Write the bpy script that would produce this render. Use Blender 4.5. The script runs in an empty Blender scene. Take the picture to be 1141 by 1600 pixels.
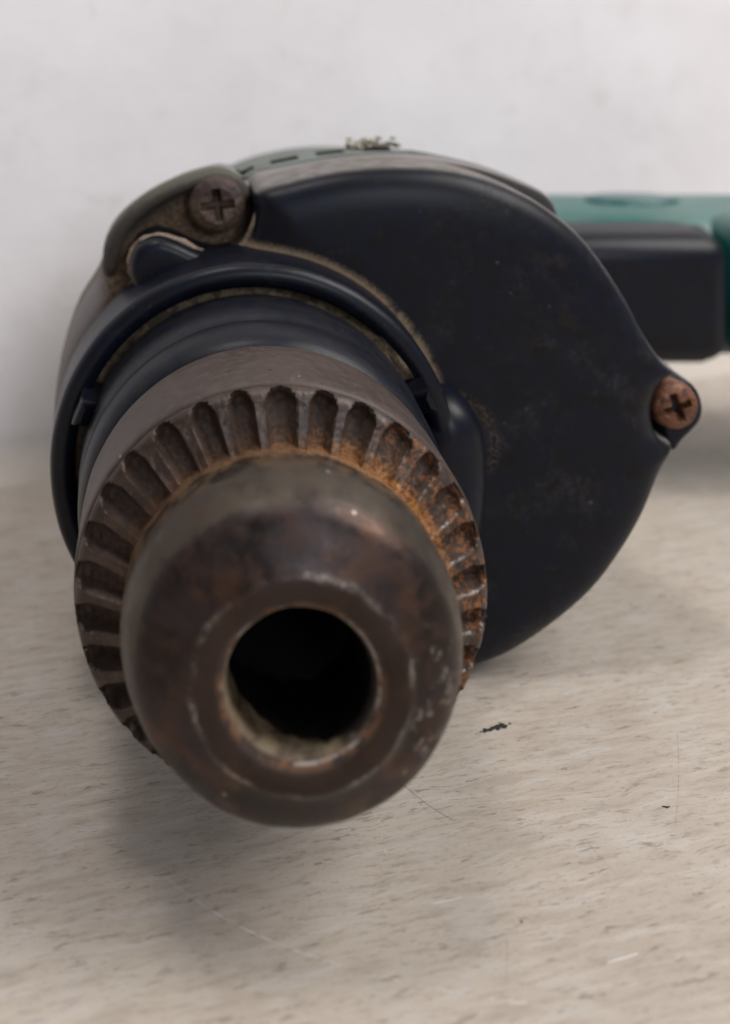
import bpy, bmesh, math, random
from mathutils import Vector, Matrix, noise as mnoise

S = bpy.context.scene
COL = S.collection
R = math.radians
MM = 0.001
random.seed(7)

# ------------------------------------------------------------------ camera
PHI = math.atan(120 / 1570)          # the lens looks along the spindle, a few degrees off level
HC = 83.7                            # lens height above the table, mm
cam_d = bpy.data.cameras.new('camera')
cam = bpy.data.objects.new('camera', cam_d)
COL.objects.link(cam)
S.camera = cam
cam.location = (0, 0, HC * MM)
cam.rotation_euler = (math.pi / 2 + PHI, 0, 0)
cam_d.sensor_fit = 'VERTICAL'
cam_d.sensor_height = 36
cam_d.sensor_width = 36
cam_d.lens = 36 * 1570 / 1600
cam_d.shift_x = 330 / 1600
cam_d.shift_y = -0.5
cam_d.clip_start = 0.005
cam_d.clip_end = 20
cam_d.dof.use_dof = True
cam_d.dof.focus_distance = 0.117
cam_d.dof.aperture_fstop = 15.5

# ------------------------------------------------------------------ world and lamps
W = bpy.data.worlds.new('World')
S.world = W
W.use_nodes = True
bg = W.node_tree.nodes['Background']
bg.inputs[0].default_value = (0.80, 0.80, 0.86, 1)
bg.inputs[1].default_value = 0.28


def area(name, loc, target, size, power, col, sy=None):
    l = bpy.data.lights.new(name, 'AREA')
    l.shape = 'RECTANGLE'
    l.size = size
    l.size_y = sy or size
    l.energy = power
    l.color = col
    o = bpy.data.objects.new(name, l)
    COL.objects.link(o)
    o.location = loc
    o.rotation_euler = (Vector(target) - Vector(loc)).to_track_quat('-Z', 'Y').to_euler()
    return o


area('ceiling_lamp', (-0.13, -0.07, 0.95), (0.02, 0.12, 0.03), 0.15, 2.6, (1.0, 0.97, 0.94), 0.16)
area('side_window_light', (0.66, -0.12, 0.80), (0.03, 0.14, 0.03), 0.55, 11.4, (1.0, 0.965, 0.94), 0.60)
area('front_window_light', (0.34, -1.05, 0.42), (0.03, 0.14, 0.03), 0.34, 4.4, (0.84, 0.90, 1.0), 0.34)

S.view_settings.view_transform = 'Standard'
S.view_settings.look = 'None'
S.view_settings.exposure = 0
S.view_settings.gamma = 1
S.render.engine = 'CYCLES'


# ------------------------------------------------------------------ node helper
class NT:
    def __init__(s, name):
        s.m = bpy.data.materials.new(name)
        s.m.use_nodes = True
        s.t = s.m.node_tree
        s.b = s.t.nodes['Principled BSDF']
        tc = s.n('ShaderNodeTexCoord')
        s.obj = s.vm('SCALE', tc.outputs['Object'], scale=1000.0)
        s.geo = s.n('ShaderNodeNewGeometry')

    def n(s, kind):
        return s.t.nodes.new(kind)

    def put(s, sock, v):
        if isinstance(v, bpy.types.NodeSocket):
            s.t.links.new(v, sock)
        elif isinstance(v, (int, float)):
            sock.default_value = v
        else:
            v = tuple(v)
            if sock.type == 'RGBA' and len(v) == 3:
                v = v + (1,)
            sock.default_value = v

    def vm(s, op, a, b=None, scale=None):
        n = s.n('ShaderNodeVectorMath')
        n.operation = op
        s.put(n.inputs[0], a)
        if b is not None:
            s.put(n.inputs[1], b)
        if scale is not None:
            s.put(n.inputs['Scale'], scale)
        return n.outputs['Value'] if op in ('LENGTH', 'DISTANCE', 'DOT_PRODUCT') else n.outputs['Vector']

    def ma(s, op, a, b=0.0, c=0.0, clamp=False):
        n = s.n('ShaderNodeMath')
        n.operation = op
        n.use_clamp = clamp
        s.put(n.inputs[0], a)
        s.put(n.inputs[1], b)
        s.put(n.inputs[2], c)
        return n.outputs[0]

    def mul(s, *a):
        o = a[0]
        for x in a[1:]:
            o = s.ma('MULTIPLY', o, x)
        return o

    def inv(s, a):
        return s.ma('SUBTRACT', 1.0, a)

    def mx(s, a, b):
        return s.ma('MAXIMUM', a, b)

    def sep(s, v):
        n = s.n('ShaderNodeSeparateXYZ')
        s.put(n.inputs[0], v)
        return n.outputs

    def ss(s, v, lo, hi):                       # smoothstep, lo may exceed hi
        n = s.n('ShaderNodeMapRange')
        n.interpolation_type = 'SMOOTHSTEP'
        flip = lo > hi
        if flip:
            lo, hi = hi, lo
        s.put(n.inputs[0], v)
        n.inputs[1].default_value = lo
        n.inputs[2].default_value = hi
        n.inputs[3].default_value = 1.0 if flip else 0.0
        n.inputs[4].default_value = 0.0 if flip else 1.0
        return n.outputs[0]

    def noise(s, sc, det=4, rough=0.55, vec=None, dist=0.0, off=(0, 0, 0), stretch=None):
        v = vec if vec is not None else s.obj
        if off != (0, 0, 0):
            v = s.vm('ADD', v, off)
        if stretch:
            v = s.vm('MULTIPLY', v, stretch)
        n = s.n('ShaderNodeTexNoise')
        s.put(n.inputs['Vector'], v)
        n.inputs['Scale'].default_value = sc
        n.inputs['Detail'].default_value = det
        n.inputs['Roughness'].default_value = rough
        n.inputs['Distortion'].default_value = dist
        return n.outputs[0]

    def vor(s, sc, vec=None, feature='F1'):
        n = s.n('ShaderNodeTexVoronoi')
        n.feature = feature
        s.put(n.inputs['Vector'], vec if vec is not None else s.obj)
        n.inputs['Scale'].default_value = sc
        return n.outputs[0]

    def mix(s, f, a, b):
        n = s.n('ShaderNodeMix')
        n.data_type = 'RGBA'
        s.put(n.inputs[0], f)
        s.put(n.inputs[6], a)
        s.put(n.inputs[7], b)
        return n.outputs[2]

    def fmix(s, f, a, b):
        n = s.n('ShaderNodeMix')
        s.put(n.inputs[0], f)
        s.put(n.inputs[2], a)
        s.put(n.inputs[3], b)
        return n.outputs[0]

    def gauss(s, v, c, w):                      # soft band |v-c|<w
        return s.ss(s.ma('ABSOLUTE', s.ma('SUBTRACT', v, c)), w, 0.0)

    def attr(s, name):
        n = s.n('ShaderNodeAttribute')
        n.attribute_name = name
        return n.outputs['Fac']

    def rs(s):                                  # distance from spindle, distance behind the chuck tip, x, z
        x, y, z = s.sep(s.obj)
        r = s.ma('SQRT', s.ma('ADD', s.mul(x, x), s.mul(z, z)))
        return r, y, x, z

    def done(s, col, rough=0.5, metal=0.0, bump=None, bs=0.3, bd=0.1, spec=None):
        s.put(s.b.inputs['Base Color'], col)
        s.put(s.b.inputs['Roughness'], rough)
        s.put(s.b.inputs['Metallic'], metal)
        if spec is not None:
            s.put(s.b.inputs['Specular IOR Level'], spec)
        if bump is not None:
            n = s.n('ShaderNodeBump')
            n.inputs['Strength'].default_value = bs
            n.inputs['Distance'].default_value = bd * MM
            s.put(n.inputs['Height'], bump)
            s.t.links.new(n.outputs[0], s.b.inputs['Normal'])
        return s.m


# ------------------------------------------------------------------ materials
def m_nose():
    t = NT('worn_chuck_steel')
    r, y, x, z = t.rs()
    big = t.noise(0.16, 4)
    mid = t.noise(0.55, 5, off=(9, 3, 1))
    fine = t.noise(2.4, 5, 0.65)
    c = t.mix(t.ss(big, .38, .60), (.030, .021, .021), (.014, .009, .0072))
    c = t.mix(t.mul(t.ss(t.noise(.22, 4, off=(0, 9, 2)), .50, .66), .75), c, (.070, .034, .020))
    c = t.mix(t.mul(t.ss(mid, .45, .7), .75), c, (.045, .024, .017))
    green = t.mul(t.ss(t.ma('ADD', y, mid), 3.4, 4.3), t.fmix(t.ss(t.noise(.3, 3, off=(4, 4, 9)), .38, .6), .45, .9))
    c = t.mix(green, c, (.062, .049, .035))
    tan = t.mul(t.ss(y, 6.2, 9.5), t.ss(mid, .36, .62), .8)
    c = t.mix(tan, c, (.14, .088, .05))
    root = t.mul(t.ss(t.ma('ADD', y, t.mul(mid, 2.6)), 11.2, 12.0), t.fmix(t.ss(x, -6, 10), .40, 1.0))
    c = t.mix(root, c, t.mix(t.ss(fine, .42, .62), (.085, .038, .016), (.26, .105, .024)))
    # rust-brown flat face and chamfer round the mouth
    face = t.mul(t.ss(r, 10.6, 9.4), t.ss(y, 2.5, 1.0))
    c = t.mix(t.mul(face, t.ss(fine, .3, .6), .75), c, (.034, .019, .013))
    mouth = t.mul(t.ss(r, 8.0, 7.2), t.ss(y, 2.5, .8))
    c = t.mix(t.mul(mouth, t.ss(mid, .40, .62), .8), c, (.15, .070, .032))
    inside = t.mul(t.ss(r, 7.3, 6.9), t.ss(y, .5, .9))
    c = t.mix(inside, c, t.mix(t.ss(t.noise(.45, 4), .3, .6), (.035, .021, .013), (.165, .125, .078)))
    c = t.mix(t.mul(inside, t.ss(t.ma('ADD', t.ma('ADD', y, t.mul(x, .42)), t.mul(t.ma('SUBTRACT', t.noise(.26, 2, off=(2, 2, 6)), .5), 3.0)), 2.5, 3.1)), c, (.008, .006, .005))  # blackens deep and right bore wall: shade painted in, lit lower-left lip left pale
    # bare worn arc where the flat turns into the shoulder
    ang = t.noise(.28, 3, off=(1, 7, 3))
    arc = t.mul(t.gauss(t.ma('ADD', r, t.mul(t.ma('SUBTRACT', mid, .5), 1.0)), 9.95, .50), t.ss(y, 2.0, .6), t.ss(ang, .40, .64), t.ss(fine, .30, .65))
    lip = t.mul(t.gauss(r, 7.15, .22), t.ss(y, 2.0, .8), t.ss(t.noise(.35, 3, off=(5, 1, 5)), .5, .62))
    chip = t.mul(t.ss(t.vor(.42), .11, .05), t.ss(t.noise(.12, 2, off=(3, 0, 8)), .54, .64), t.ss(r, 7.6, 8.2), .7)
    smear = t.mul(t.gauss(r, 12.6, 2.6), t.ss(x, 6.5, 9.5), t.gauss(z, -3, 11), t.ss(t.noise(.55, 5, .6, off=(6, 2, 12)), .53, .66))
    chip = t.mx(chip, smear)
    bare = t.mx(t.mx(t.mul(arc, .55), t.mul(lip, .7)), t.mul(chip, .75))
    c = t.mix(bare, c, (.40, .35, .31))
    spot = t.ss(t.vm('LENGTH', t.vm('MULTIPLY', t.vm('SUBTRACT', t.obj, (-6.2, 8.2, 15.2)), (.36, .9, .9))), 1.1, .6)
    c = t.mix(t.mul(spot, .85), c, (.020, .012, .009))
    pit = t.ss(t.noise(1.3, 3, .6, off=(20, 0, 0)), .66, .72)
    c = t.mix(t.mul(pit, .7), c, (.015, .008, .006))
    rough = t.fmix(t.ss(mid, .3, .7), .32, .52)
    rough = t.fmix(t.mx(root, mouth), rough, .8)
    met = t.mul(t.inv(t.mx(root, t.mul(mouth, .8))), .62)
    h = t.ma('ADD', t.mul(fine, .6), t.mul(mid, .8))
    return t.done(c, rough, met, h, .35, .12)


def m_gear():
    t = NT('rusty_toothed_steel')
    r, y, x, z = t.rs()
    g = t.attr('groove')
    mid = t.noise(.6, 5)
    fine = t.noise(2.2, 5, .65)
    c = t.mix(t.ss(mid, .35, .65), (.048, .028, .019), (.024, .014, .009))
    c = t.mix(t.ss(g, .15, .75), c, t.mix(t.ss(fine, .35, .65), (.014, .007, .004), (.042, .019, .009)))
    side = t.ss(x, -3, 14)
    rust = t.mul(t.ss(t.ma('ADD', r, t.mul(fine, -1.6)), 17.3, 15.6), t.fmix(side, .10, .95), t.ss(mid, .25, .5))
    c = t.mix(rust, c, t.mix(t.ss(fine, .4, .6), (.12, .045, .012), (.34, .14, .03)))
    orange = t.mul(t.ss(x, 7, 16), t.ss(t.noise(.4, 3, off=(3, 3, 3)), .38, .54), t.ss(fine, .36, .58))
    c = t.mix(t.mul(orange, t.ss(t.noise(1.3, 4, .6, off=(1, 1, 6)), .44, .58), .75), c, (.24, .080, .016))
    bare = t.mul(t.gauss(g, .12, .14), t.ss(t.noise(.5, 3, off=(7, 1, 2)), .42, .56), t.ss(x, -12, 8), t.ss(r, 16.8, 17.8), t.ss(fine, .38, .6))
    c = t.mix(t.mul(bare, .6), c, (.58, .55, .53))
    met = t.fmix(bare, t.fmix(t.ss(g, .3, .0), .05, .28), .9)
    rough = t.fmix(bare, t.fmix(t.ss(g, .1, .6), .40, .75), .3)
    return t.done(c, rough, met, t.ma('ADD', fine, mid), .5, .15)


def m_collar():
    t = NT('brown_grey_collar_steel')
    r, y, x, z = t.rs()
    big = t.noise(.13, 4)
    mid = t.noise(.8, 5, .6)
    fine = t.noise(3.2, 5, .7, stretch=(1, 2.2, 1))
    c = t.mix(t.ss(big, .35, .65), (.060, .042, .034), (.042, .028, .022))
    c = t.mix(t.mul(t.ss(mid, .42, .68), .6), c, (.080, .060, .052))
    c = t.mix(t.mul(t.ss(fine, .55, .75), .5), c, (.19, .155, .135))
    c = t.mix(t.mul(t.gauss(y, 15.25, .45), .85), c, (.035, .022, .016))
    rim = t.mul(t.ss(y, 14.9, 14.5), .5)
    c = t.mix(rim, c, (.17, .14, .12))
    pit = t.ss(t.noise(.75, 3, .6, off=(11, 2, 0)), .665, .71)
    c = t.mix(pit, c, (.018, .010, .008))
    sp = t.ss(t.vor(.55), .12, .05)
    sp = t.mul(sp, t.ss(t.noise(.2, 2), .5, .6))
    c = t.mix(t.mul(sp, .6), c, (.48, .43, .38))
    return t.done(c, t.fmix(mid, .42, .62), .35, t.ma('ADD', t.mul(fine, .5), mid), .35, .1)


BLACK = (.0030, .0044, .0112)


def black_base(t, mid, fine):
    c = t.mix(t.ss(mid, .3, .7), BLACK, (.0032, .0036, .0052))
    scuff = t.mul(t.ss(t.noise(.33, 5, .7, off=(5, 5, 5)), .56, .74), t.ss(fine, .35, .65))
    c = t.mix(t.mul(scuff, .55), c, (.028, .026, .026))
    return c, scuff


def m_black(name='scuffed_black_plastic', dustup=.0):
    t = NT(name)
    mid = t.noise(.4, 4)
    fine = t.noise(3.0, 4, .6)
    c, sc = black_base(t, mid, fine)
    sp = t.mul(t.ss(t.vor(.8), .10, .05), .5)
    c = t.mix(sp, c, (.10, .085, .07))
    rough = t.fmix(sc, t.fmix(fine, .30, .42), .62)
    return t.done(c, rough, 0, t.ma('ADD', fine, t.mul(mid, .5)), .12, .06, spec=.20)


def m_bearing():
    t = NT('black_bearing_ring_plastic')
    r, y, x, z = t.rs()
    mid = t.noise(.5, 4)
    fine = t.noise(3.0, 4, .6)
    turn = t.noise(1.0, 4, .6, vec=None, stretch=(.05, 6, .05))
    c = t.mix(t.ss(mid, .3, .7), BLACK, (.009, .0095, .011))
    c = t.mix(t.mul(t.ss(turn, .52, .62), t.ss(y, 30, 33), .5), c, (.026, .025, .025))
    sp = t.mul(t.ss(t.vor(.9), .10, .05), .45)
    c = t.mix(sp, c, (.10, .085, .07))
    return t.done(c, t.fmix(fine, .30, .45), 0, t.ma('ADD', fine, turn), .25, .08, spec=.2)


SCREW_A = (-5.0, 0, 32.0)     # replaced below, kept for the dust masks


def m_case():
    t = NT('dusty_black_gear_case')
    r, y, x, z = t.rs()
    mid = t.noise(.4, 4)
    fine = t.noise(3.0, 4, .6)
    c, sc = black_base(t, mid, fine)
    # reddish brown rub marks on the broad face
    p = t.vm('DISTANCE', t.vm('MULTIPLY', t.obj, (1, 0, .62)), (43, 0, 14))
    rub = t.mul(t.ss(p, 11, 2), t.ss(t.noise(.32, 5, .7, off=(2, 8, 0)), .46, .70), .20)
    c = t.mix(rub, c, (.060, .040, .030))
    smudge = t.mul(t.ss(t.noise(.13, 5, .65, off=(12, 0, 4)), .50, .72), t.ss(t.noise(1.1, 4, .6), .3, .7), t.ss(x, 18, 34), .5)
    c = t.mix(smudge, c, (.040, .037, .037))
    p2 = t.vm('DISTANCE', t.vm('MULTIPLY', t.obj, (1, 0, .8)), (57, 0, 15.5))
    c = t.mix(t.mul(t.ss(p2, 4.5, 1), t.ss(mid, .3, .55), .55), c, (.10, .050, .030))
    sp = t.mul(t.ss(t.vor(.33), .12, .04), t.ss(t.noise(.2, 2, off=(9, 9, 9)), .5, .6), .45)
    c = t.mix(sp, c, (.09, .08, .075))
    # settled dust on what faces up or lies behind the front edge
    nz = t.sep(t.geo.outputs['Normal'])[2]
    rim = t.mul(t.ss(y, 50.6, 52.0), t.mx(t.ss(nz, .25, .65), t.ss(x, -8, -13)))
    rim = t.mul(rim, t.ss(t.noise(.5, 5, .6, off=(0, 3, 0)), .18, .40))
    dustc = t.mix(t.ss(mid, .35, .65), (.20, .182, .178), (.145, .135, .12))
    c = t.mix(t.mul(rim, .92), c, dustc)
    # tan dirt packed against the collar ring
    ring = t.mul(t.ss(t.ma('ADD', r, t.mul(fine, 1.6)), 29.3, 27.9), t.ss(z, 3, 10), t.ss(t.ma('ABSOLUTE', t.ma('SUBTRACT', x, 8)), 22, 17))
    c = t.mix(t.mul(ring, t.ss(mid, .3, .45), .9), c, (.22, .16, .105))
    bo = t.vm('DISTANCE', t.vm('MULTIPLY', t.obj, (1, 0, 1)), (27.0, 0, .6))
    bz = t.mul(t.gauss(bo, 6.7, 1.3), t.ss(t.ma('ADD', t.ma('SUBTRACT', x, 27.0), z), 0, 5), t.ss(y, 50, 49))
    c = t.mix(t.mul(bz, t.ss(fine, .40, .65), .35), c, (.16, .115, .078))
    dust = t.mx(t.mx(rim, ring), bz)
    rough = t.fmix(dust, t.fmix(t.mx(sc, rub), t.fmix(fine, .33, .44), .62), .95)
    return t.done(c, rough, 0, t.ma('ADD', fine, t.mul(mid, .5)), .2, .08, spec=.17)


def m_lug():
    t = NT('dirt_filled_case_flange')
    r, y, x, z = t.rs()
    mid = t.noise(.35, 4, off=(3, 0, 1))
    fine = t.noise(1.8, 5, .6)
    nz = t.sep(t.geo.outputs['Normal'])[2]
    c = t.mix(t.ss(fine, .3, .7), (.020, .019, .016), (.012, .012, .014))
    brown = t.mul(t.ss(y, 60.6, 59.0), t.ss(x, 3, 0), t.ss(t.ma('ADD', t.mul(x, -.6), t.mul(z, .8)), 33.2, 30.0), t.ss(fine, .2, .5))
    c = t.mix(t.mul(brown, .9), c, t.mix(t.ss(fine, .4, .65), (.105, .062, .035), (.20, .135, .085)))
    left = t.mul(t.ss(x, -19, -22.5), t.ss(z, 27.5, 22.5))
    c = t.mix(t.mul(left, t.ss(fine, .10, .3)), c, (.225, .200, .200))
    up = t.mul(t.ss(y, 58.2, 59.0), t.ss(nz, .1, .5), t.ss(fine, .2, .45))
    c = t.mix(t.mul(up, .92), c, t.mix(t.ss(x, -8, 0), (.14, .14, .105), (.20, .185, .18)))
    return t.done(c, .92, 0, t.ma('ADD', fine, mid), .5, .25)


def m_dust(name='packed_tan_dust', a=(.11, .078, .050), b=(.26, .19, .125)):
    t = NT(name)
    mid = t.noise(.5, 4)
    fine = t.noise(2.6, 5, .7)
    c = t.mix(t.ss(fine, .3, .7), a, b)
    c = t.mix(t.mul(t.ss(mid, .5, .62), .75), c, (.028, .020, .014))
    return t.done(c, .95, 0, t.ma('ADD', fine, mid), .9, .4)


def m_green():
    t = NT('teal_green_plastic')
    mid = t.noise(.12, 4)
    fine = t.noise(1.5, 4, .6)
    nz = t.sep(t.geo.outputs['Normal'])[2]
    c = t.mix(t.ss(mid, .35, .65), (.003, .095, .088), (.005, .078, .066))
    d = t.mul(t.ss(nz, .35, .9), t.ss(fine, .2, .6), t.ss(t.noise(.05, 3, off=(7, 7, 7)), .3, .65), .32)
    c = t.mix(d, c, (.26, .30, .26))
    return t.done(c, t.fmix(d, .32, .7), 0, fine, .1, .1)


def m_housing():
    t = NT('dusty_green_housing_plastic')
    mid = t.noise(.2, 4)
    fine = t.noise(1.4, 4, .6)
    nz = t.sep(t.geo.outputs['Normal'])[2]
    c = t.mix(t.ss(mid, .35, .65), (.012, .060, .052), (.008, .04, .035))
    d = t.mul(t.ss(nz, -.2, .3), t.fmix(fine, .8, 1.0))
    c = t.mix(t.mul(d, .93), c, t.mix(t.ss(mid, .3, .7), (.150, .165, .150), (.115, .120, .100)))
    return t.done(c, .8, 0, fine, .3, .2)


def m_screw():
    t = NT('rusty_screw_steel')
    mid = t.noise(.7, 4)
    fine = t.noise(2.6, 5, .65)
    c = t.mix(t.ss(mid, .35, .65), (.055, .020, .011), (.17, .060, .026))
    c = t.mix(t.mul(t.ss(fine, .52, .7), .8), c, (.26, .15, .085))
    return t.done(c, t.fmix(fine, .40, .62), .3, t.ma('ADD', fine, mid), .6, .18)


def m_screw_dark():
    t = NT('dark_purple_brown_screw_steel')
    mid = t.noise(.7, 4, off=(4, 4, 2))
    fine = t.noise(2.6, 5, .65)
    x, y, z = t.sep(t.obj)
    c = t.mix(t.ss(mid, .35, .65), (.017, .009, .008), (.042, .019, .013))
    low = t.mul(t.ss(z, 34.2, 32.2), t.ss(fine, .3, .6))
    c = t.mix(t.mul(low, .7), c, (.13, .088, .058))
    return t.done(c, .6, .15, t.ma('ADD', fine, mid), .6, .18)


def m_jaw():
    t = NT('shade_dark_jaw_steel')
    mid = t.noise(.8, 4)
    fine = t.noise(2.5, 4)
    c = t.mix(t.ss(mid, .35, .6), (.006, .004, .003), (.012, .010, .007))  # near-black steel: the darkness of the bore is painted into the jaws
    c = t.mix(t.mul(t.ss(fine, .5, .65), .6), c, (.01, .006, .004))
    return t.done(c, .95, 0, t.ma('ADD', fine, mid), .6, .2, spec=.08)


def plain(name, col, rough=.6, metal=0.):
    t = NT(name)
    f = t.noise(1.5, 4)
    return t.done(t.mix(f, col, tuple(v * .7 for v in col)), rough, metal, f, .2, .1)


def m_wall():
    t = NT('painted_plaster_wall')
    big = t.noise(.018, 4, .5)
    mid = t.noise(.09, 4, .55)
    fine = t.noise(.7, 4, .5)
    c = t.mix(t.ss(big, .3, .7), (.665, .642, .652), (.610, .585, .592))
    c = t.mix(t.mul(t.ss(mid, .5, .75), .30), c, (.535, .50, .50))
    st = t.mul(t.ss(t.noise(.10, 4, .7, off=(40, 0, 9)), .60, .74), .45)
    c = t.mix(st, c, (.50, .435, .41))
    c = t.mix(t.mul(t.ss(t.noise(.22, 3, .6, off=(4, 0, 4)), .60, .72), .30), c, (.52, .47, .47))
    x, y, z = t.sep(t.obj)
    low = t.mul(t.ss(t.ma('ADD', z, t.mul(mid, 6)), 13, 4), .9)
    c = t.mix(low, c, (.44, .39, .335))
    return t.done(c, .75, 0, t.ma('ADD', mid, t.mul(fine, .3)), .35, .8)


def m_table(arcs):
    t = NT('worn_painted_table_top')
    rot = t.n('ShaderNodeVectorRotate')
    rot.rotation_type = 'Z_AXIS'
    t.put(rot.inputs['Vector'], t.obj)
    rot.inputs['Angle'].default_value = -R(14)
    v = rot.outputs[0]
    wob = t.noise(.10, 3)
    v = t.vm('ADD', v, t.vm('SCALE', (1, 1.3, 0), scale=t.mul(wob, 1.6)))
    vs = t.vm('MULTIPLY', v, (.16, 1.0, 1))
    big = t.noise(.030, 4, .55)
    blot = t.noise(.085, 4, .6, off=(30, 10, 0))
    c = t.mix(t.ss(big, .3, .7), (.448, .394, .334), (.398, .344, .286))
    c = t.mix(t.mul(t.ss(blot, .52, .74), .30), c, (.330, .272, .222))
    c = t.mix(t.mul(t.ss(t.noise(.11, 4, off=(0, 50, 0)), .50, .70), .35), c, (.480, .445, .415))
    # broad grain
    g1 = t.noise(.75, 5, .62, vec=vs)
    c = t.mix(t.mul(t.ss(g1, .50, .68), .42), c, (.27, .225, .185))
    c = t.mix(t.mul(t.ss(g1, .49, .34), .45), c, (.50, .465, .435))
    # short dark dashes
    g2 = t.noise(1.25, 6, .72, vec=t.vm('MULTIPLY', v, (.20, 1.0, 1)), dist=.25)
    gate = t.ss(t.noise(.14, 3, off=(8, 8, 0)), .34, .58)
    dash = t.mul(t.ss(g2, .572, .618), gate)
    c = t.mix(t.mul(dash, .60), c, (.16, .120, .090))
    g3 = t.noise(2.4, 5, .75, vec=t.vm('MULTIPLY', v, (.16, 1.0, 1)))
    c = t.mix(t.mul(t.ss(t.noise(3.0, 4, .7), .50, .70), .22), c, (.22, .18, .15))
    c = t.mix(t.mul(t.ss(g3, .54, .61), .38), c, (.20, .16, .13))
    dots = t.mul(t.ss(t.vor(.30), .09, .05), t.ss(t.noise(.2, 2, off=(3, 1, 1)), .58, .64))
    c = t.mix(t.mul(dots, .8), c, (.06, .035, .02))
    # individual scratches, each a thin arc of known centre, radius and length
    for (cx, cy, rad, mx_, my_, half, w, col, amt, broken) in arcs:
        p = t.vm('MULTIPLY', t.obj, (1, 1, 0))
        d = t.ma('ABSOLUTE', t.ma('SUBTRACT', t.vm('DISTANCE', p, (cx, cy, 0)), rad))
        line = t.ss(d, w, w * .3)
        ext = t.ss(t.vm('DISTANCE', p, (mx_, my_, 0)), half, half * .85)
        k = t.mul(line, ext, amt)
        if broken:
            k = t.mul(k, t.ss(t.noise(.9, 2, .5, off=(cx, cy, 0)), .46, .58) if broken == 1 else t.fmix(t.ss(t.noise(.7, 2), .45, .55), .3, 1.))
        c = t.mix(k, c, col)
    h = t.ma('SUBTRACT', t.mul(g1, .8), t.mul(dash, 1.2))
    return t.done(c, t.fmix(g1, .50, .68), 0, h, .30, .12, spec=.35)


# ------------------------------------------------------------------ mesh helpers (all lengths in mm)
def mesh_obj(name, verts, faces, mat, parent=None, smooth=True, sharp=35, mats=None, midx=None):
    me = bpy.data.meshes.new(name)
    me.from_pydata([tuple(c * MM for c in v) for v in verts], [], faces)
    bm = bmesh.new()
    bm.from_mesh(me)
    bmesh.ops.recalc_face_normals(bm, faces=bm.faces)
    bm.to_mesh(me)
    bm.free()
    for m in (mats or [mat]):
        me.materials.append(m)
    if midx:
        for p, i in zip(me.polygons, midx):
            p.material_index = i
    if smooth:
        me.shade_smooth()
        me.set_sharp_from_angle(angle=R(sharp))
    o = bpy.data.objects.new(name, me)
    COL.objects.link(o)
    if parent:
        o.parent = parent
    return o


def spline(pts, n=8, closed=True):
    out = []
    N = len(pts)
    rng = range(N) if closed else range(N - 1)
    for i in rng:
        p0 = pts[(i - 1) % N] if closed or i > 0 else pts[0]
        p1 = pts[i]
        p2 = pts[(i + 1) % N]
        p3 = pts[(i + 2) % N] if closed or i + 2 < N else pts[-1]
        for k in range(n):
            t = k / n
            out.append(tuple(.5 * (2 * p1[j] + (p2[j] - p0[j]) * t + (2 * p0[j] - 5 * p1[j] + 4 * p2[j] - p3[j]) * t * t
                                   + (3 * p1[j] - p0[j] - 3 * p2[j] + p3[j]) * t ** 3) for j in range(len(p1))))
    if not closed:
        out.append(tuple(pts[-1]))
    return out


def resample(poly, step):
    P = [Vector(p) for p in poly]
    L = [0]
    for i in range(len(P)):
        L.append(L[-1] + (P[(i + 1) % len(P)] - P[i]).length)
    n = max(12, int(L[-1] / step))
    out, j = [], 0
    for k in range(n):
        d = L[-1] * k / n
        while L[j + 1] < d:
            j += 1
        f = (d - L[j]) / max(1e-9, L[j + 1] - L[j])
        out.append(P[j].lerp(P[(j + 1) % len(P)], f))
    return out


def even(P):
    """Same number of points, evenly spaced along the closed outline."""
    n = len(P)
    L_ = [0.0]
    for i in range(n):
        L_.append(L_[-1] + (P[(i + 1) % n] - P[i]).length)
    out, j = [], 0
    for k in range(n):
        d = L_[-1] * k / n
        while L_[j + 1] < d:
            j += 1
        f = (d - L_[j]) / max(1e-9, L_[j + 1] - L_[j])
        out.append(P[j].lerp(P[(j + 1) % n], f))
    return out


def inset(P, o):
    """Inward offset of a closed 2-D outline (either winding), smoothed so that tight corners do not cross."""
    n = len(P)
    A = sum(P[i].x * P[(i + 1) % n].y - P[(i + 1) % n].x * P[i].y for i in range(n))
    sg = 1 if A > 0 else -1
    q = [p.copy() for p in P]
    steps = max(1, int(abs(o) / .12))
    for st in range(steps):
        r = []
        for i in range(n):
            t = (q[(i + 1) % n] - q[i - 1])
            t = t.normalized() if t.length > 1e-9 else Vector((1, 0))
            nn = Vector((-t.y, t.x)) * sg
            r.append(q[i] + nn * (o / steps))
        q = [r[i] * .5 + (r[i - 1] + r[(i + 1) % n]) * .25 for i in range(n)]
        if st % 3 == 2:
            q = even(q)
    return q


def slab(name, outline, levels, mat, parent=None, step=.7, sharp=35, cap_back=True, bump=None, spline_n=8):
    """Loft a closed outline (x,z mm): levels = [(inset, s)] from the middle of the front face outward and back."""
    P = resample(spline(outline, spline_n), step)
    rings = [[(p.x, s, p.y) for p in (inset(P, o) if abs(o) > 1e-6 else P)] for o, s in levels]
    if bump:
        rings = [[(x + bump(x, y, z) * .5, y + bump(z, x, y), z + bump(y, z, x) * .5) for x, y, z in r] for r in rings]
    n = len(P)
    verts = [v for r in rings for v in r]
    faces = []
    for k in range(len(rings) - 1):
        for i in range(n):
            a, b = k * n + i, k * n + (i + 1) % n
            faces.append((a, b, b + n, a + n))
    faces.append(tuple(range(n)))
    if cap_back:
        faces.append(tuple((len(rings) - 1) * n + i for i in range(n))[::-1])
    return mesh_obj(name, verts, faces, mat, parent, True, sharp)


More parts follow.
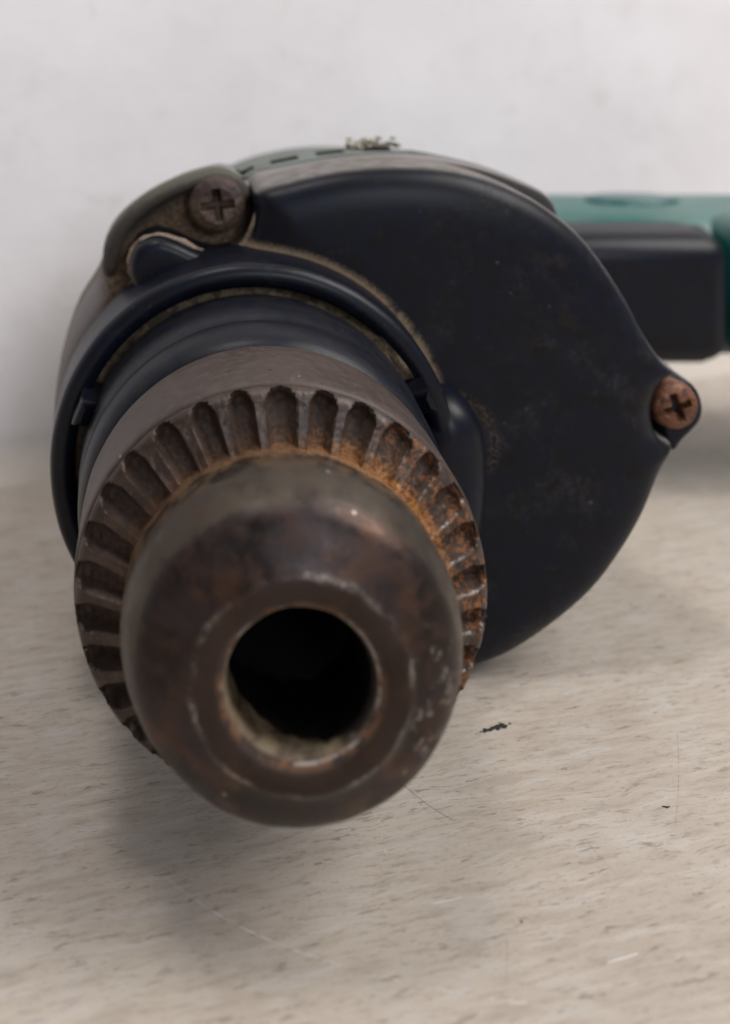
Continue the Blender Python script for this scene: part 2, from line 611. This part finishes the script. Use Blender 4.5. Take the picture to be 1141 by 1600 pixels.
def lathe(name, prof, mat, parent=None, n=192, sharp=30, wob=0.0):
    """Revolve (r, s) about the spindle; r=0 ends close."""
    verts, faces = [], []
    for r, s in prof:
        for i in range(n):
            a = 2 * math.pi * i / n
            rr = max(r, .004)
            if wob and r > 0:
                rr += wob * mnoise.noise(Vector((math.cos(a) * r * .25, s * .25, math.sin(a) * r * .25)))
            verts.append((rr * math.cos(a), s, rr * math.sin(a)))
    for k in range(len(prof) - 1):
        for i in range(n):
            a, b = k * n + i, k * n + (i + 1) % n
            faces.append((a, b, b + n, a + n))
    if prof[0][0] > 0:                              # hollow: join the last ring back to the first
        m = (len(prof) - 1) * n
        for i in range(n):
            faces.append((m + i, m + (i + 1) % n, (i + 1) % n, i))
    return mesh_obj(name, verts, faces, mat, parent, True, sharp)


def arc_prof(c, rad, a0, a1, n):
    return [(c[0] + rad * math.cos(R(a0 + (a1 - a0) * i / n)), c[1] + rad * math.sin(R(a0 + (a1 - a0) * i / n))) for i in range(n + 1)]


# drill frame: origin at the tip of the chuck on the spindle axis, y runs back along the spindle
TX, TD, TZ = 13.24, 90.0, -61.7


def L(px, py, d):
    """A measured direction at distance d in front of the lens -> (x, z) in the drill frame."""
    return ((px - 240) / 1570 * d - TX, -py / 1570 * d - TZ)


def tag(o, label=None, cat=None, kind=None, group=None):
    if label:
        o['label'] = label
    if cat:
        o['category'] = cat
    if kind:
        o['kind'] = kind
    if group:
        o['group'] = group
    return o


ROT = Matrix.Rotation(PHI, 4, 'X')


def world_of(x, y, z):
    """Lens frame (x, depth, z) mm -> world mm."""
    v = ROT @ Vector((x, y, z))
    return Vector((v.x, v.y, v.z + HC))


def table_pt(px, py):
    """Where a line of sight meets the table top, mm."""
    v = ROT @ Vector(((px - 240) / 1570, 1, -py / 1570))
    k = -HC / v.z
    return (v.x * k, v.y * k)


# ------------------------------------------------------------------ table and wall
def arc3(p0, p1, p2, w, col, amt=.8, broken=0):
    (ax, ay), (bx, by), (cx, cy) = [table_pt(*p) for p in (p0, p1, p2)]
    d = 2 * (ax * (by - cy) + bx * (cy - ay) + cx * (ay - by))
    ux = ((ax * ax + ay * ay) * (by - cy) + (bx * bx + by * by) * (cy - ay) + (cx * cx + cy * cy) * (ay - by)) / d
    uy = ((ax * ax + ay * ay) * (cx - bx) + (bx * bx + by * by) * (ax - cx) + (cx * cx + cy * cy) * (bx - ax)) / d
    rad = math.hypot(ax - ux, ay - uy)
    half = max(math.hypot(ax - bx, ay - by), math.hypot(cx - bx, cy - by))
    return (ux, uy, rad, bx, by, half, w, col, amt, broken)


WHITE, DARK, BROWN = (.62, .60, .57), (.12, .09, .07), (.24, .18, .14)
ARCS = [
    arc3((258, 1370), (370, 1445), (520, 1503), .13, WHITE, .75, 2),
    arc3((500, 1497), (650, 1538), (860, 1572), .11, WHITE, .7, 1),
    arc3((947, 1504), (973, 1497), (998, 1489), .13, WHITE, .85, 0),
    arc3((676, 1412), (700, 1407), (716, 1403), .12, WHITE, .6, 0),
    arc3((632, 1228), (665, 1255), (712, 1284), .10, DARK, .65, 0),
    arc3((640, 1232), (662, 1262), (706, 1292), .08, DARK, .5, 2),
    arc3((1058, 1150), (1060, 1215), (1053, 1300), .09, BROWN, .6, 2),
    arc3((915, 1310), (938, 1340), (972, 1374), .08, BROWN, .6, 2),
    arc3((791, 1462), (792, 1490), (791, 1522), .08, BROWN, .6, 2),
    arc3((1000, 1040), (996, 1075), (985, 1120), .09, BROWN, .35, 2),
    arc3((975, 880), (1050, 905), (1141, 935), .16, WHITE, .28, 2),
    arc3((592, 1280), (597, 1310), (604, 1335), .10, WHITE, .3, 1),
]

j0 = Vector(table_pt(0, 742)).to_3d()
j1 = Vector(table_pt(1141, 569)).to_3d()
jd = (j1 - j0).normalized()
jn = Vector((jd.y, -jd.x, 0))          # towards the lens
a0 = j0 - jd * 500
a1 = j1 + jd * 600
front = jn * 420
mesh_obj('table_top', [a0 - jn * 2, a1 - jn * 2, a1 + front, a0 + front], [(0, 1, 2, 3)], m_table(ARCS), smooth=False)
tt = bpy.data.objects['table_top']
tag(tt, kind='structure')
prof = []
RAD = 7.0
for i in range(9):
    a = R(90 * i / 8)
    prof.append((RAD - RAD * math.sin(a) + .2, RAD - RAD * math.cos(a) + .02))
prof += [(.2, 40), (.2, 120), (.2, 700)]
wv, wf = [], []
NX = 30
for k, (o, z) in enumerate(prof):
    for i in range(NX + 1):
        p = a0.lerp(a1, i / NX) + jn * o
        wv.append((p.x, p.y, z))
for k in range(len(prof) - 1):
    for i in range(NX):
        a = k * (NX + 1) + i
        wf.append((a, a + 1, a + NX + 2, a + NX + 1))
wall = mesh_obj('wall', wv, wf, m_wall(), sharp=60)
tag(wall, kind='structure')

# ------------------------------------------------------------------ the drill
drill = bpy.data.objects.new('power_drill', None)
COL.objects.link(drill)
drill.empty_display_size = .01
drill.location = world_of(TX, 138, -94.5) * MM
drill.rotation_euler = (PHI, 0, 0)
tag(drill, 'old green and black power drill lying on its side with a rusty chuck', 'power drill')
OFF = Vector((0, TD - 138, TZ + 94.5)) * MM


def part(o, parent=None, label=None):
    o.parent = parent or drill
    if parent is None:
        o.location = OFF
    if label:
        o['label'] = label
    return o


# ---- chuck
M_NOSE, M_BLACK, M_DUST = m_nose(), m_black(), m_dust()
nose_prof = [(0.0, 34), (6.3, 34), (6.3, 6.2), (6.35, 4.4), (6.5, 3.0), (6.6, 1.6), (6.7, 1.15), (6.95, .75), (7.3, .42), (7.7, .18), (8.2, .05), (8.8, .0), (9.4, .02),
             (9.75, .08), (10.0, .2), (10.25, .42), (10.9, .72), (11.8, 1.05), (12.8, 1.45), (13.7, 1.9), (14.3, 2.3), (14.8, 2.8), (15.25, 3.5), (15.7, 4.4), (16.1, 5.4), (16.4, 6.5), (16.55, 7.5), (16.55, 8.6), (16.5, 10.0), (16.4, 11.2), (16.3, 12.2), (16.2, 16.5), (15.5, 17), (15.5, 40), (0, 40)]
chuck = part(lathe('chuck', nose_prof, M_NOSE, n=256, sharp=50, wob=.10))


def make_gear():
    T = 30
    per = 34
    n = T * per
    prof_n = 56
    rnd = [(random.uniform(-.10, .10), random.uniform(.85, 1.15), random.uniform(.88, 1.1)) for _ in range(T)]
    verts, faces, gv = [], [], []
    # stations: t 0 = outer rim, 1 = root beside the nose
    st = [(i / (prof_n - 1)) ** 1.7 for i in range(prof_n)]
    rows = []
    for t in st:
        rows.append((20.75 + (16.0 - 20.75) * t, 13.75 - 2.5 * t, t))
    outer = [(21.45, 15.0, -.16), (21.42, 14.5, -.10), (21.15, 14.05, -.05)]
    allrows = outer + rows
    for (r, s, t) in allrows:
        for i in range(n):
            a = 2 * math.pi * i / n
            k = i // per
            off, wd, dp = rnd[k]
            u = ((i % per) + .5) / per - .5 + off * .35          # -0.5..0.5 inside the pitch
            pitch = 2 * math.pi * 19 / T
            half = pitch * .375 * wd
            # the cutter leaves a round outer end
            e = (t + .13) / .30
            g = 0
            if e > 0:
                q = math.hypot(u * pitch / half, max(0, 1 - e))
                if q < 1:
                    g = (1 - q ** 2.6) ** .9
            D = (2.6 - .5 * t) * dp * min(1, .70 + e * .30) if e > 0 else 0
            g0 = g
            dr = 0
            if t < 0:                                            # the rim is nicked where a groove runs out
                qq = abs(u * pitch) / (half * .75)
                nick = max(0, 1 - qq * qq) * max(0, (.2 + t) / .2)
                dr = 0
                g0 = 0
            nz = mnoise.noise(Vector((math.cos(a) * r * .9, s * .9, math.sin(a) * r * .9)))
            rr = r + dr  + .05 * nz
            crest = -.22 * math.cos(math.pi * 2 * (((i % per) + .5) / per)) * (1 if t >= 0 else 0) * (-1)
            nz2 = mnoise.noise(Vector((math.cos(a) * r * 2.1, s * 2.1, math.sin(a) * r * 2.1)))
            ss = s + g * D + .12 * nz + .07 * nz2 + crest * min(1, max(0, t * 4))
            verts.append((rr * math.cos(a), ss, rr * math.sin(a)))
            gv.append(g0)
    nr = len(allrows)
    for k in range(nr - 1):
        for i in range(n):
            a, b = k * n + i, k * n + (i + 1) % n
            faces.append((a, b, b + n, a + n))
    me = bpy.data.meshes.new('toothed_ring')
    me.from_pydata([tuple(c * MM for c in v) for v in verts], [], faces)
    bm = bmesh.new()
    bm.from_mesh(me)
    bmesh.ops.recalc_face_normals(bm, faces=bm.faces)
    bm.to_mesh(me)
    bm.free()
    at = me.attributes.new('groove', 'FLOAT', 'POINT')
    at.data.foreach_set('value', gv)
    me.materials.append(m_gear())
    me.shade_smooth()
    me.set_sharp_from_angle(angle=R(50))
    o = bpy.data.objects.new('toothed_ring', me)
    COL.objects.link(o)
    # normals must look towards the tip
    me.update()
    s_ = sum(p.normal.y * p.area for p in me.polygons)
    if s_ > 0:
        me.flip_normals()
    return o


part(make_gear(), chuck)
collar_prof = [(15.6, 18.5), (20.9, 18.5), (21.2, 15.2), (21.45, 14.98), (21.55, 15.05), (21.3, 15.15), (21.25, 15.3), (21.55, 15.5), (21.68, 15.8), (21.72, 17), (21.72, 20), (21.7, 24), (21.62, 26.2),
               (21.4, 27.0), (21.0, 27.4), (15.6, 27.5)]
part(lathe('collar', collar_prof, m_collar(), n=256, sharp=40, wob=.04), chuck)

# three gripping jaws deep in the mouth
MJ = m_jaw()


def jaw(ang):
    c, s = math.cos(R(ang)), math.sin(R(ang))
    pts = [(-2.1, 6.6), (-2.1, 4.9), (-.5, 3.0), (.5, 3.0), (2.1, 4.9), (2.1, 6.6)]
    front_s = [19.2, 20.0, 21.5, 21.5, 20.0, 19.2]
    v = []
    for (a, r), f in zip(pts, front_s):
        v.append((r * c - a * s, f, r * s + a * c))
    for (a, r) in pts:
        v.append((r * c - a * s, 30, r * s + a * c))
    f = [(0, 1, 2, 3, 4, 5), (11, 10, 9, 8, 7, 6)] + [(i, (i + 1) % 6, 6 + (i + 1) % 6, 6 + i) for i in range(6)]
    return mesh_obj('jaw', v, f, MJ, smooth=False)


for a in (232, 352, 112):
    part(jaw(a), chuck)

# ---- bearing boss, ring, dust in the groove
MB_ = m_bearing()
boss = [(15.0, 27.0), (19.8, 27.2), (20.9, 27.7), (21.7, 28.6), (22.2, 29.8), (22.45, 31.4), (22.5, 33.0), (22.35, 33.6), (22.6, 34.2), (22.8, 38), (22.9, 42.0), (22.5, 43.5), (22.0, 46), (15, 46)]
part(lathe('bearing_boss', boss, MB_, n=192, sharp=40))
ring_p = [(23.7, 47), (23.75, 44.5)] + arc_prof((25.35, 43.2), 1.65, 180, 360, 14) + [(27.05, 45.5), (27.15, 47.5), (27.2, 52), (23.7, 52)]
part(lathe('collar_ring', ring_p, m_black('black_ring_plastic'), n=192, sharp=40, wob=.05))


def dust_ring():
    n, m = 260, 7
    v, f = [], []
    for j in range(m):
        r = 21.8 + (24.2 - 21.8) * j / (m - 1)
        for i in range(n):
            a = 2 * math.pi * i / n
            nz = mnoise.fractal(Vector((math.cos(a) * 12, math.sin(a) * 12, j * .5)), .8, 2, 5)
            heap = math.exp(-((math.degrees(a) - 38) / 11) ** 2) * 4.0
            edge = abs(j / (m - 1) - .5) * 2
            v.append((r * math.cos(a), 45.2 - .8 * nz - heap - edge * .8, r * math.sin(a)))
    for j in range(m - 1):
        for i in range(n):
            a, b = j * n + i, j * n + (i + 1) % n
            f.append((a, b, b + n, a + n))
    return mesh_obj('packed_dust', v, f, M_DUST, sharp=80)


part(dust_ring())


def clip(ang, w=3.6):
    c, s = math.cos(R(ang)), math.sin(R(ang))
    out = [(-w / 2, 22.2), (-w / 2, 24.9), (w / 2, 24.9), (w / 2, 22.2)]
    lv = [(.9, 37.2), (.45, 37.3), (.12, 37.7), (0, 38.2), (0, 46)]
    v, f = [], []
    for o, y in lv:
        for (a, r) in out:
            a2 = a - math.copysign(o, a)
            r2 = r - math.copysign(o, r - 23.5)
            v.append((r2 * c - a2 * s, y + (1.2 if r < 23 else 0), r2 * s + a2 * c))
    for k in range(len(lv) - 1):
        for i in range(4):
            a, b = k * 4 + i, k * 4 + (i + 1) % 4
            f.append((a, b, b + 4, a + 4))
    f.append((0, 1, 2, 3))
    return mesh_obj('locating_rib', v, f, M_BLACK, sharp=50)


part(clip(158))
part(clip(26, 3.2))

# ---- gear case: broad front face
A_PX = [(400, 300), (450, 284), (510, 270), (570, 262), (630, 260), (690, 264), (745, 275), (800, 295), (850, 322), (905, 366), (948, 420), (984, 478), (1010, 527), (1034, 562), (1056, 585),
        (1036, 597), (1022, 622), (1020, 655), (1032, 684), (1054, 699), (1034, 735), (1006, 803), (970, 864), (922, 926), (850, 986), (780, 1028), (700, 1052), (600, 1060), (500, 1056), (400, 1032), (300, 985),
        (220, 925), (150, 840), (108, 750), (98, 680), (108, 605), (130, 548), (165, 500), (205, 455), (203, 415), (215, 385), (245, 371), (275, 378), (305, 392), (340, 402), (372, 392), (392, 365), (399, 330)]
A = [L(x, y, 141) for x, y in A_PX]
M_CASE = m_case()
case = part(slab('gear_case', A, [(9, 48.25), (5.5, 48.45), (3.6, 48.75), (2.4, 49.15), (1.5, 49.65), (.8, 50.3), (.3, 51.1), (.05, 51.9), (0, 52.6), (0, 60.0)], M_CASE, step=.45, spline_n=4, sharp=60))

# ---- flange behind it with the two screw lugs
B_top = [(400, 272), (450, 262), (510, 251), (570, 245), (630, 243), (690, 247), (745, 258), (800, 277), (850, 303)]
B_PX = [(85, 650), (90, 590), (103, 525), (125, 465), (150, 425), (160, 402), (164, 375), (182, 342), (212, 314), (250, 290), (298, 269), (342, 259), (366, 267), (384, 285)] + B_top
Bo = [L(x, y, 151) for x, y in B_PX]
right = [L(x, y, 143) for x, y in [(905, 366), (948, 420), (984, 478), (1010, 527), (1034, 562), (1056, 585), (1083, 598), (1097, 630), (1092, 664), (1073, 686), (1054, 699)]]
low = [L(x, y, 142.5) for x, y in [(1030, 735), (1004, 803), (968, 864), (920, 926), (848, 986), (778, 1027), (700, 1050), (600, 1058), (500, 1054), (400, 1030), (300, 983), (220, 923), (150, 838), (112, 770)]]
Bo = Bo + right + low + [L(86, 700, 151)]
fl = slab('case_flange', Bo, [(2.6, 57.6), (1.4, 57.8), (.6, 58.2), (.15, 58.9), (0, 59.6), (0, 62.6)], m_lug(), step=.45, spline_n=4, sharp=45)
part(fl, case)

# thin raised wall round the left lug, and the packed dirt line below it
def tube_path(name, pts, rad, mat, sides=10, jitter=0.0, flat=1.0):
    P = [Vector(p) for p in spline(pts, 6, closed=False)]
    v, f = [], []
    for i, p in enumerate(P):
        t = (P[min(i + 1, len(P) - 1)] - P[max(i - 1, 0)]).normalized()
        a = t.cross(Vector((0, 1, 0))).normalized()
        b = t.cross(a).normalized()
        e = min(1, i / 4 + .15, (len(P) - 1 - i) / 4 + .15)
        rr = rad * e * (1 + jitter * mnoise.noise(p * .9))
        for k in range(sides):
            q = 2 * math.pi * k / sides
            v.append(p + a * math.cos(q) * rr + b * math.sin(q) * rr * flat)
    for i in range(len(P) - 1):
        for k in range(sides):
            x, y = i * sides + k, i * sides + (k + 1) % sides
            f.append((x, y, y + sides, x + sides))
    f.append(tuple(range(sides)))
    f.append(tuple((len(P) - 1) * sides + k for k in range(sides))[::-1])
    return mesh_obj(name, v, f, mat, sharp=70)


def P3(px, py, s):
    x, z = L(px, py, s + TD)
    return (x, s, z)


dirt = tube_path('dirt_line', [P3(213, 440, 52), P3(203, 412, 52), P3(214, 383, 52), P3(244, 369, 52), P3(276, 376, 52), P3(308, 391, 52), P3(341, 401, 52), P3(373, 391, 52), P3(393, 364, 52), P3(400, 330, 52)],
                 .55, m_dust('pale_dirt_line', (.16, .115, .08), (.28, .215, .16)), jitter=.6)
part(dirt, case)
def m_rim():
    t = NT('dusty_lug_edge_plastic')
    fine = t.noise(1.6, 5, .6)
    nz = t.sep(t.geo.outputs['Normal'])[2]
    c = t.mix(t.ss(fine, .3, .7), (.016, .014, .011), (.030, .022, .015))
    c = t.mix(t.mul(t.ss(t.ma('ADD', nz, t.mul(fine, .35)), .68, 1.1), .85), c, (.070, .068, .050))
    return t.done(c, .9, 0, fine, .5, .2)


rim = tube_path('lug_rim', [P3(x, y, 57.5) for x, y in [(172, 432), (173, 405), (180, 378), (196, 350), (222, 324), (256, 302), (298, 284), (338, 274), (360, 280), (376, 296), (386, 320)]],
                1.15, m_rim(), sides=16, flat=2.6)
part(rim, case)
D_PX = [(207, 440), (203, 415), (213, 387), (243, 373), (274, 380), (305, 394), (340, 404), (370, 402), (365, 450), (300, 470), (230, 480)]
part(slab('cover_tab', [L(x, y, 139.5) for x, y in D_PX], [(1.3, 48.7), (.8, 48.85), (.4, 49.15), (.12, 49.6), (0, 50.3), (0, 58)], M_BLACK, step=.35, spline_n=5, sharp=60), case)


E_PX = [(1046, 594), (1060, 589), (1077, 597), (1089, 611), (1095, 634), (1091, 655), (1077, 672), (1060, 689), (1053, 701), (1040, 700), (1030, 680), (1026, 640), (1034, 606)]
part(slab('screw_lug', [L(x, y, 144) for x, y in E_PX], [(1.0, 52.9), (.5, 53.05), (.15, 53.5), (0, 54.2), (0, 60)], M_BLACK, step=.3, spline_n=5, sharp=60), case)

# ---- boss at the right of the ring
C_PX = [(668, 628), (688, 617), (715, 621), (742, 642), (758, 675), (764, 720), (763, 780), (752, 840), (720, 880), (660, 880), (620, 800), (630, 690)]
Cc = [L(x, y, 134) for x, y in C_PX]
part(slab('side_boss', Cc, [(4.2, 41.2), (3.0, 41.5), (2.0, 42.0), (1.1, 42.8), (.5, 43.8), (.12, 45.0), (0, 46.5), (0, 50)], m_black('black_boss_plastic'), step=.5, spline_n=5, sharp=60))


# ---- screws
def screw(px, py, s, rad, mat, turn, label, gap=0):
    cx, cz = L(px, py, s + TD)
    n = 144
    v, f = [], []
    rows = [(q_ / 40, 0) for q_ in range(0, 26)] + [ (.66, .10), (.8, .28), (.9, .52), (.97, .9), (1.0, 1.35), (1.0, 2.6), (.97, 4.5)]
    for k, (q, dy) in enumerate(rows):
        for i in range(n):
            a = 2 * math.pi * i / n
            r = rad * q
            x, z = r * math.cos(a), r * math.sin(a)
            # cross recess
            u = x * math.cos(turn) + z * math.sin(turn)
            w = -x * math.sin(turn) + z * math.cos(turn)
            arm = min(abs(u), abs(w))
            reach = max(abs(u), abs(w))
            dep = 0
            if reach < rad * .60:
                dep = 1.9 * max(0, 1 - (arm / (rad * .16)) ** 4) * (1 - (reach / (rad * .60)) ** 2) ** .5
                dep = max(dep, 1.5 * max(0, 1 - (math.hypot(u, w) / (rad * .27)) ** 2))
            nz = mnoise.noise(Vector((x * 1.3 + px, z * 1.3, 0))) * .10
            v.append((cx + x, s + dy + dep + nz, cz + z))
    # finer rows in the middle so that the recess is cut cleanly
    for k in range(len(rows) - 1):
        for i in range(n):
            a, b = k * n + i, k * n + (i + 1) % n
            f.append((a, b, b + n, a + n))
    o = mesh_obj('screw', v, f, mat, sharp=60)
    return part(o, None, label)


screw(340, 322, 53.0, 4.05, m_screw_dark(), .12, 'dark purplish screw packed with dirt')
screw(1059, 638, 51.5, 3.4, m_screw(), .35, 'orange brown rusted screw')

# ---- green housing behind the flange
def housing():
    secs = []
    base = [Vector(p) for p in Bo]
    P0 = resample(spline([tuple(p) for p in Bo], 4), 1.2)
    n = len(P0)
    c = Vector((22, 2))
    x0, x1, z0, z1 = -28.0, 53.0, -31.0, 38.1
    v, f = [], []
    ell = []
    for p in P0:
        a = math.atan2((p.y - 3.5) / 34.6, (p.x - 18.5) / 41.0)
        e = Vector((18.5 + 41.0 * math.cos(a), 3.5 + 34.6 * math.sin(a)))
        ell.append(e)
    lv = [(62.6, .0, 0, .4), (63.2, .05, 0, .4), (63.3, .05, 0, -.1), (66, .15, 0, 0), (70, .35, 0, .1), (74, .7, 0, .4), (78, .9, 0, .9), (84, 1, 0, 1.8), (92, 1, 0, 2.8), (102, 1, 0, 4.2), (112, 1, 0, 6.5), (119, 1, 0, 9.5), (122, 1, 0, 13)]
    for (s, k, _, ins) in lv:
        ring = [P0[i].lerp(ell[i], k) for i in range(n)]
        ring = inset(ring, ins) if abs(ins) > .01 else ring
        for p in ring:
            v.append((p.x, s, p.y))
    for k in range(len(lv) - 1):
        for i in range(n):
            a, b = k * n + i, k * n + (i + 1) % n
            f.append((a, b, b + n, a + n))
    f.append(tuple((len(lv) - 1) * n + i for i in range(n)))
    o = mesh_obj('motor_housing', v, f, m_housing(), sharp=45)
    me = o.data
    me.materials.append(plain('vent_slot_shade', (.018, .022, .014), .9))  # dark colour painted into the slots as the shade of their openings
    bm = bmesh.new()
    bm.from_mesh(me)
    bm.faces.ensure_lookup_table()
    # ventilation slots: recess every third pair of quads of one band along the top
    picks = []
    for p in bm.faces:
        if len(p.verts) != 4:
            continue
        cc = p.calc_center_median() * 1000
        if 66 < cc.y < 70 and cc.z > 20 and -1 < cc.x < 36:
            picks.append((cc.x, p))
    picks.sort(key=lambda q: q[0])
    groups = [[q[1] for q in picks[i:i + 4]] for i in range(0, len(picks) - 3, 6)]
    for g in groups:
        r = bmesh.ops.inset_region(bm, faces=g, thickness=.0003, depth=0)
        r = bmesh.ops.inset_region(bm, faces=g, thickness=.00012, depth=-.0022)
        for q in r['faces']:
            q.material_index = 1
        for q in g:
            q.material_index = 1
    bm.to_mesh(me)
    bm.free()
    me.shade_smooth()
    me.set_sharp_from_angle(angle=R(40))
    return o


part(housing())


# ---- rounded box
def rbox(name, x0, x1, y0, y1, z0, z1, rad, mat, parent=None, seg=5):
    bm = bmesh.new()
    bmesh.ops.create_cube(bm, size=1)
    for q in bm.verts:
        q.co = Vector((x0 + (x1 - x0) * (q.co.x + .5), y0 + (y1 - y0) * (q.co.y + .5), z0 + (z1 - z0) * (q.co.z + .5))) * MM
    bmesh.ops.bevel(bm, geom=bm.edges[:], offset=rad * MM, segments=seg, profile=.5, affect='EDGES')
    me = bpy.data.meshes.new(name)
    bm.to_mesh(me)
    bm.free()
    me.materials.append(mat)
    me.shade_smooth()
    me.set_sharp_from_angle(angle=R(40))
    o = bpy.data.objects.new(name, me)
    COL.objects.link(o)
    if parent:
        o.parent = parent
    return o


M_GREEN = m_green()


def box_l(name, x0, x1, d0, d1, z0, z1, rad, mat, parent=None, label=None):
    o = rbox(name, x0 - TX, x1 - TX, d0 - TD, d1 - TD, z0 - TZ, z1 - TZ, rad, mat)
    return part(o, parent, label)


handle = box_l('handle', 50, 205, 205, 240, -74.5, -45.0, 8, M_GREEN)
box_l('grip_swell', 114.5, 206, 197, 214, -72.5, -43.8, 6, M_GREEN, handle)
trigger = box_l('trigger', 70, 112.6, 194, 212, -71.2, -45.8, 5.0, m_black('black_trigger_plastic'), handle)
box_l('trigger_surround', 66, 113.6, 204.2, 209, -74.2, -46.4, 1.8, m_black('dark_trigger_surround'), handle)


def button():
    n = 48
    v, f = [], []
    cx, cd, cz = 107.5 - TX, 226 - TD, -45.2 - TZ
    rows = [(1.0, -1.2), (1.0, .6), (.97, 1.1), (.9, 1.45), (.75, 1.65), (.5, 1.75), (.01, 1.8)]
    for q, h in rows:
        for i in range(n):
            a = 2 * math.pi * i / n
            v.append((cx + 10.5 * q * math.cos(a), cd + 5.5 * q * math.sin(a), cz + h * .7))
    for k in range(len(rows) - 1):
        for i in range(n):
            a, b = k * n + i, k * n + (i + 1) % n
            f.append((a, b, b + n, a + n))
    t = NT('glossy_dark_teal_plastic')
    nn = t.noise(1.2, 3)
    return mesh_obj('lock_button', v, f, t.done(t.mix(nn, (.003, .085, .080), (.004, .06, .055)), .18, 0, nn, .05, .1), sharp=50)


part(button(), handle)


# ------------------------------------------------------------------ lint caught on the vents, flakes on the table
def clump(name, centre, size, nblob, mat, seed, flat=.6):
    rr = random.Random(seed)
    bm = bmesh.new()
    for _ in range(nblob):
        p = Vector((rr.gauss(0, size[0] * .45), rr.gauss(0, size[1] * .45), abs(rr.gauss(0, size[2] * .45))))
        r = rr.uniform(.16, .42) * size[2]
        res = bmesh.ops.create_icosphere(bm, subdivisions=2, radius=r)
        for q in res['verts']:
            d = 1 + .5 * mnoise.noise(q.co * 2.2 / r + p * 3)
            q.co = Vector((q.co.x * d * rr.uniform(1.0, 1.15), q.co.y * d, q.co.z * d * flat)) + p
    for _ in range(int(nblob * .8)):              # stray fibres
        p = Vector((rr.gauss(0, size[0] * .4), rr.gauss(0, size[1] * .4), abs(rr.gauss(0, size[2] * .5))))
        d = Vector((rr.uniform(-1, 1), rr.uniform(-1, 1), rr.uniform(-.2, .8))).normalized() * rr.uniform(.6, 1.6)
        w = d.cross(Vector((0, .3, 1))).normalized() * .04
        u = d.cross(w).normalized() * .06
        vs = [bm.verts.new(q) for q in (p - w, p + w, p + u, p + d)]
        for tri in ((0, 1, 3), (1, 2, 3), (2, 0, 3), (0, 2, 1)):
            bm.faces.new([vs[i] for i in tri])
    for q in bm.verts:
        q.co = q.co * MM
    me = bpy.data.meshes.new(name)
    bm.to_mesh(me)
    bm.free()
    me.materials.append(mat)
    me.shade_smooth()
    o = bpy.data.objects.new(name, me)
    COL.objects.link(o)
    o.location = Vector(centre) * MM
    return o


M_LINT = m_dust('pale_fibrous_lint', (.26, .24, .18), (.46, .43, .34))
lw = world_of(*[(578 - 240) / 1570 * 160, 160, -232 / 1570 * 160])
tag(clump('lint_clump', lw, (3.4, 1.6, 1.7), 62, M_LINT, 3), 'small pale clump of fluffy lint caught on top of the drill beside the vent slots', 'lint')


def flakes(name, px, py, n, spread, size, mat, seed, ang=.25):
    rr = random.Random(seed)
    x0, y0 = table_pt(px, py)
    v, f = [], []
    for _ in range(n):
        t = rr.gauss(0, spread)
        c = Vector((t + rr.gauss(0, .12), t * ang + rr.gauss(0, spread * .35), 0))
        k = rr.randint(5, 7)
        r = rr.uniform(.35, 1.0) * size
        b = len(v)
        a0_ = rr.uniform(0, 6)
        ring = []
        for i in range(k):
            a = a0_ + 2 * math.pi * i / k
            q = r * rr.uniform(.6, 1.2)
            ring.append((c.x + q * math.cos(a) * 1.3, c.y + q * math.sin(a) * 1.0))
        h = rr.uniform(.05, .18) * size
        v += [(x, y, .01) for x, y in ring] + [(x * .9 + c.x * .1, y * .9 + c.y * .1, h) for x, y in ring]
        f.append(tuple(range(b + k, b + 2 * k)))
        f.append(tuple(range(b, b + k))[::-1])
        for i in range(k):
            f.append((b + i, b + (i + 1) % k, b + k + (i + 1) % k, b + k + i))
    o = mesh_obj(name, v, f, mat, smooth=False)
    o.location = (x0 * MM, y0 * MM, 0.00002)
    return o


M_CRUMB = plain('black_crumb', (.02, .018, .015), .8)
tag(flakes('paint_flake', 771, 1138, 26, .85, .32, M_CRUMB, 5, .45), 'cluster of tiny black flakes on the pale table to the right of the chuck mouth', 'paint flake')
tag(flakes('grit_speck', 1038, 1261, 3, .16, .26, M_CRUMB, 9), 'single dark grit speck on the table near the right edge', 'grit')
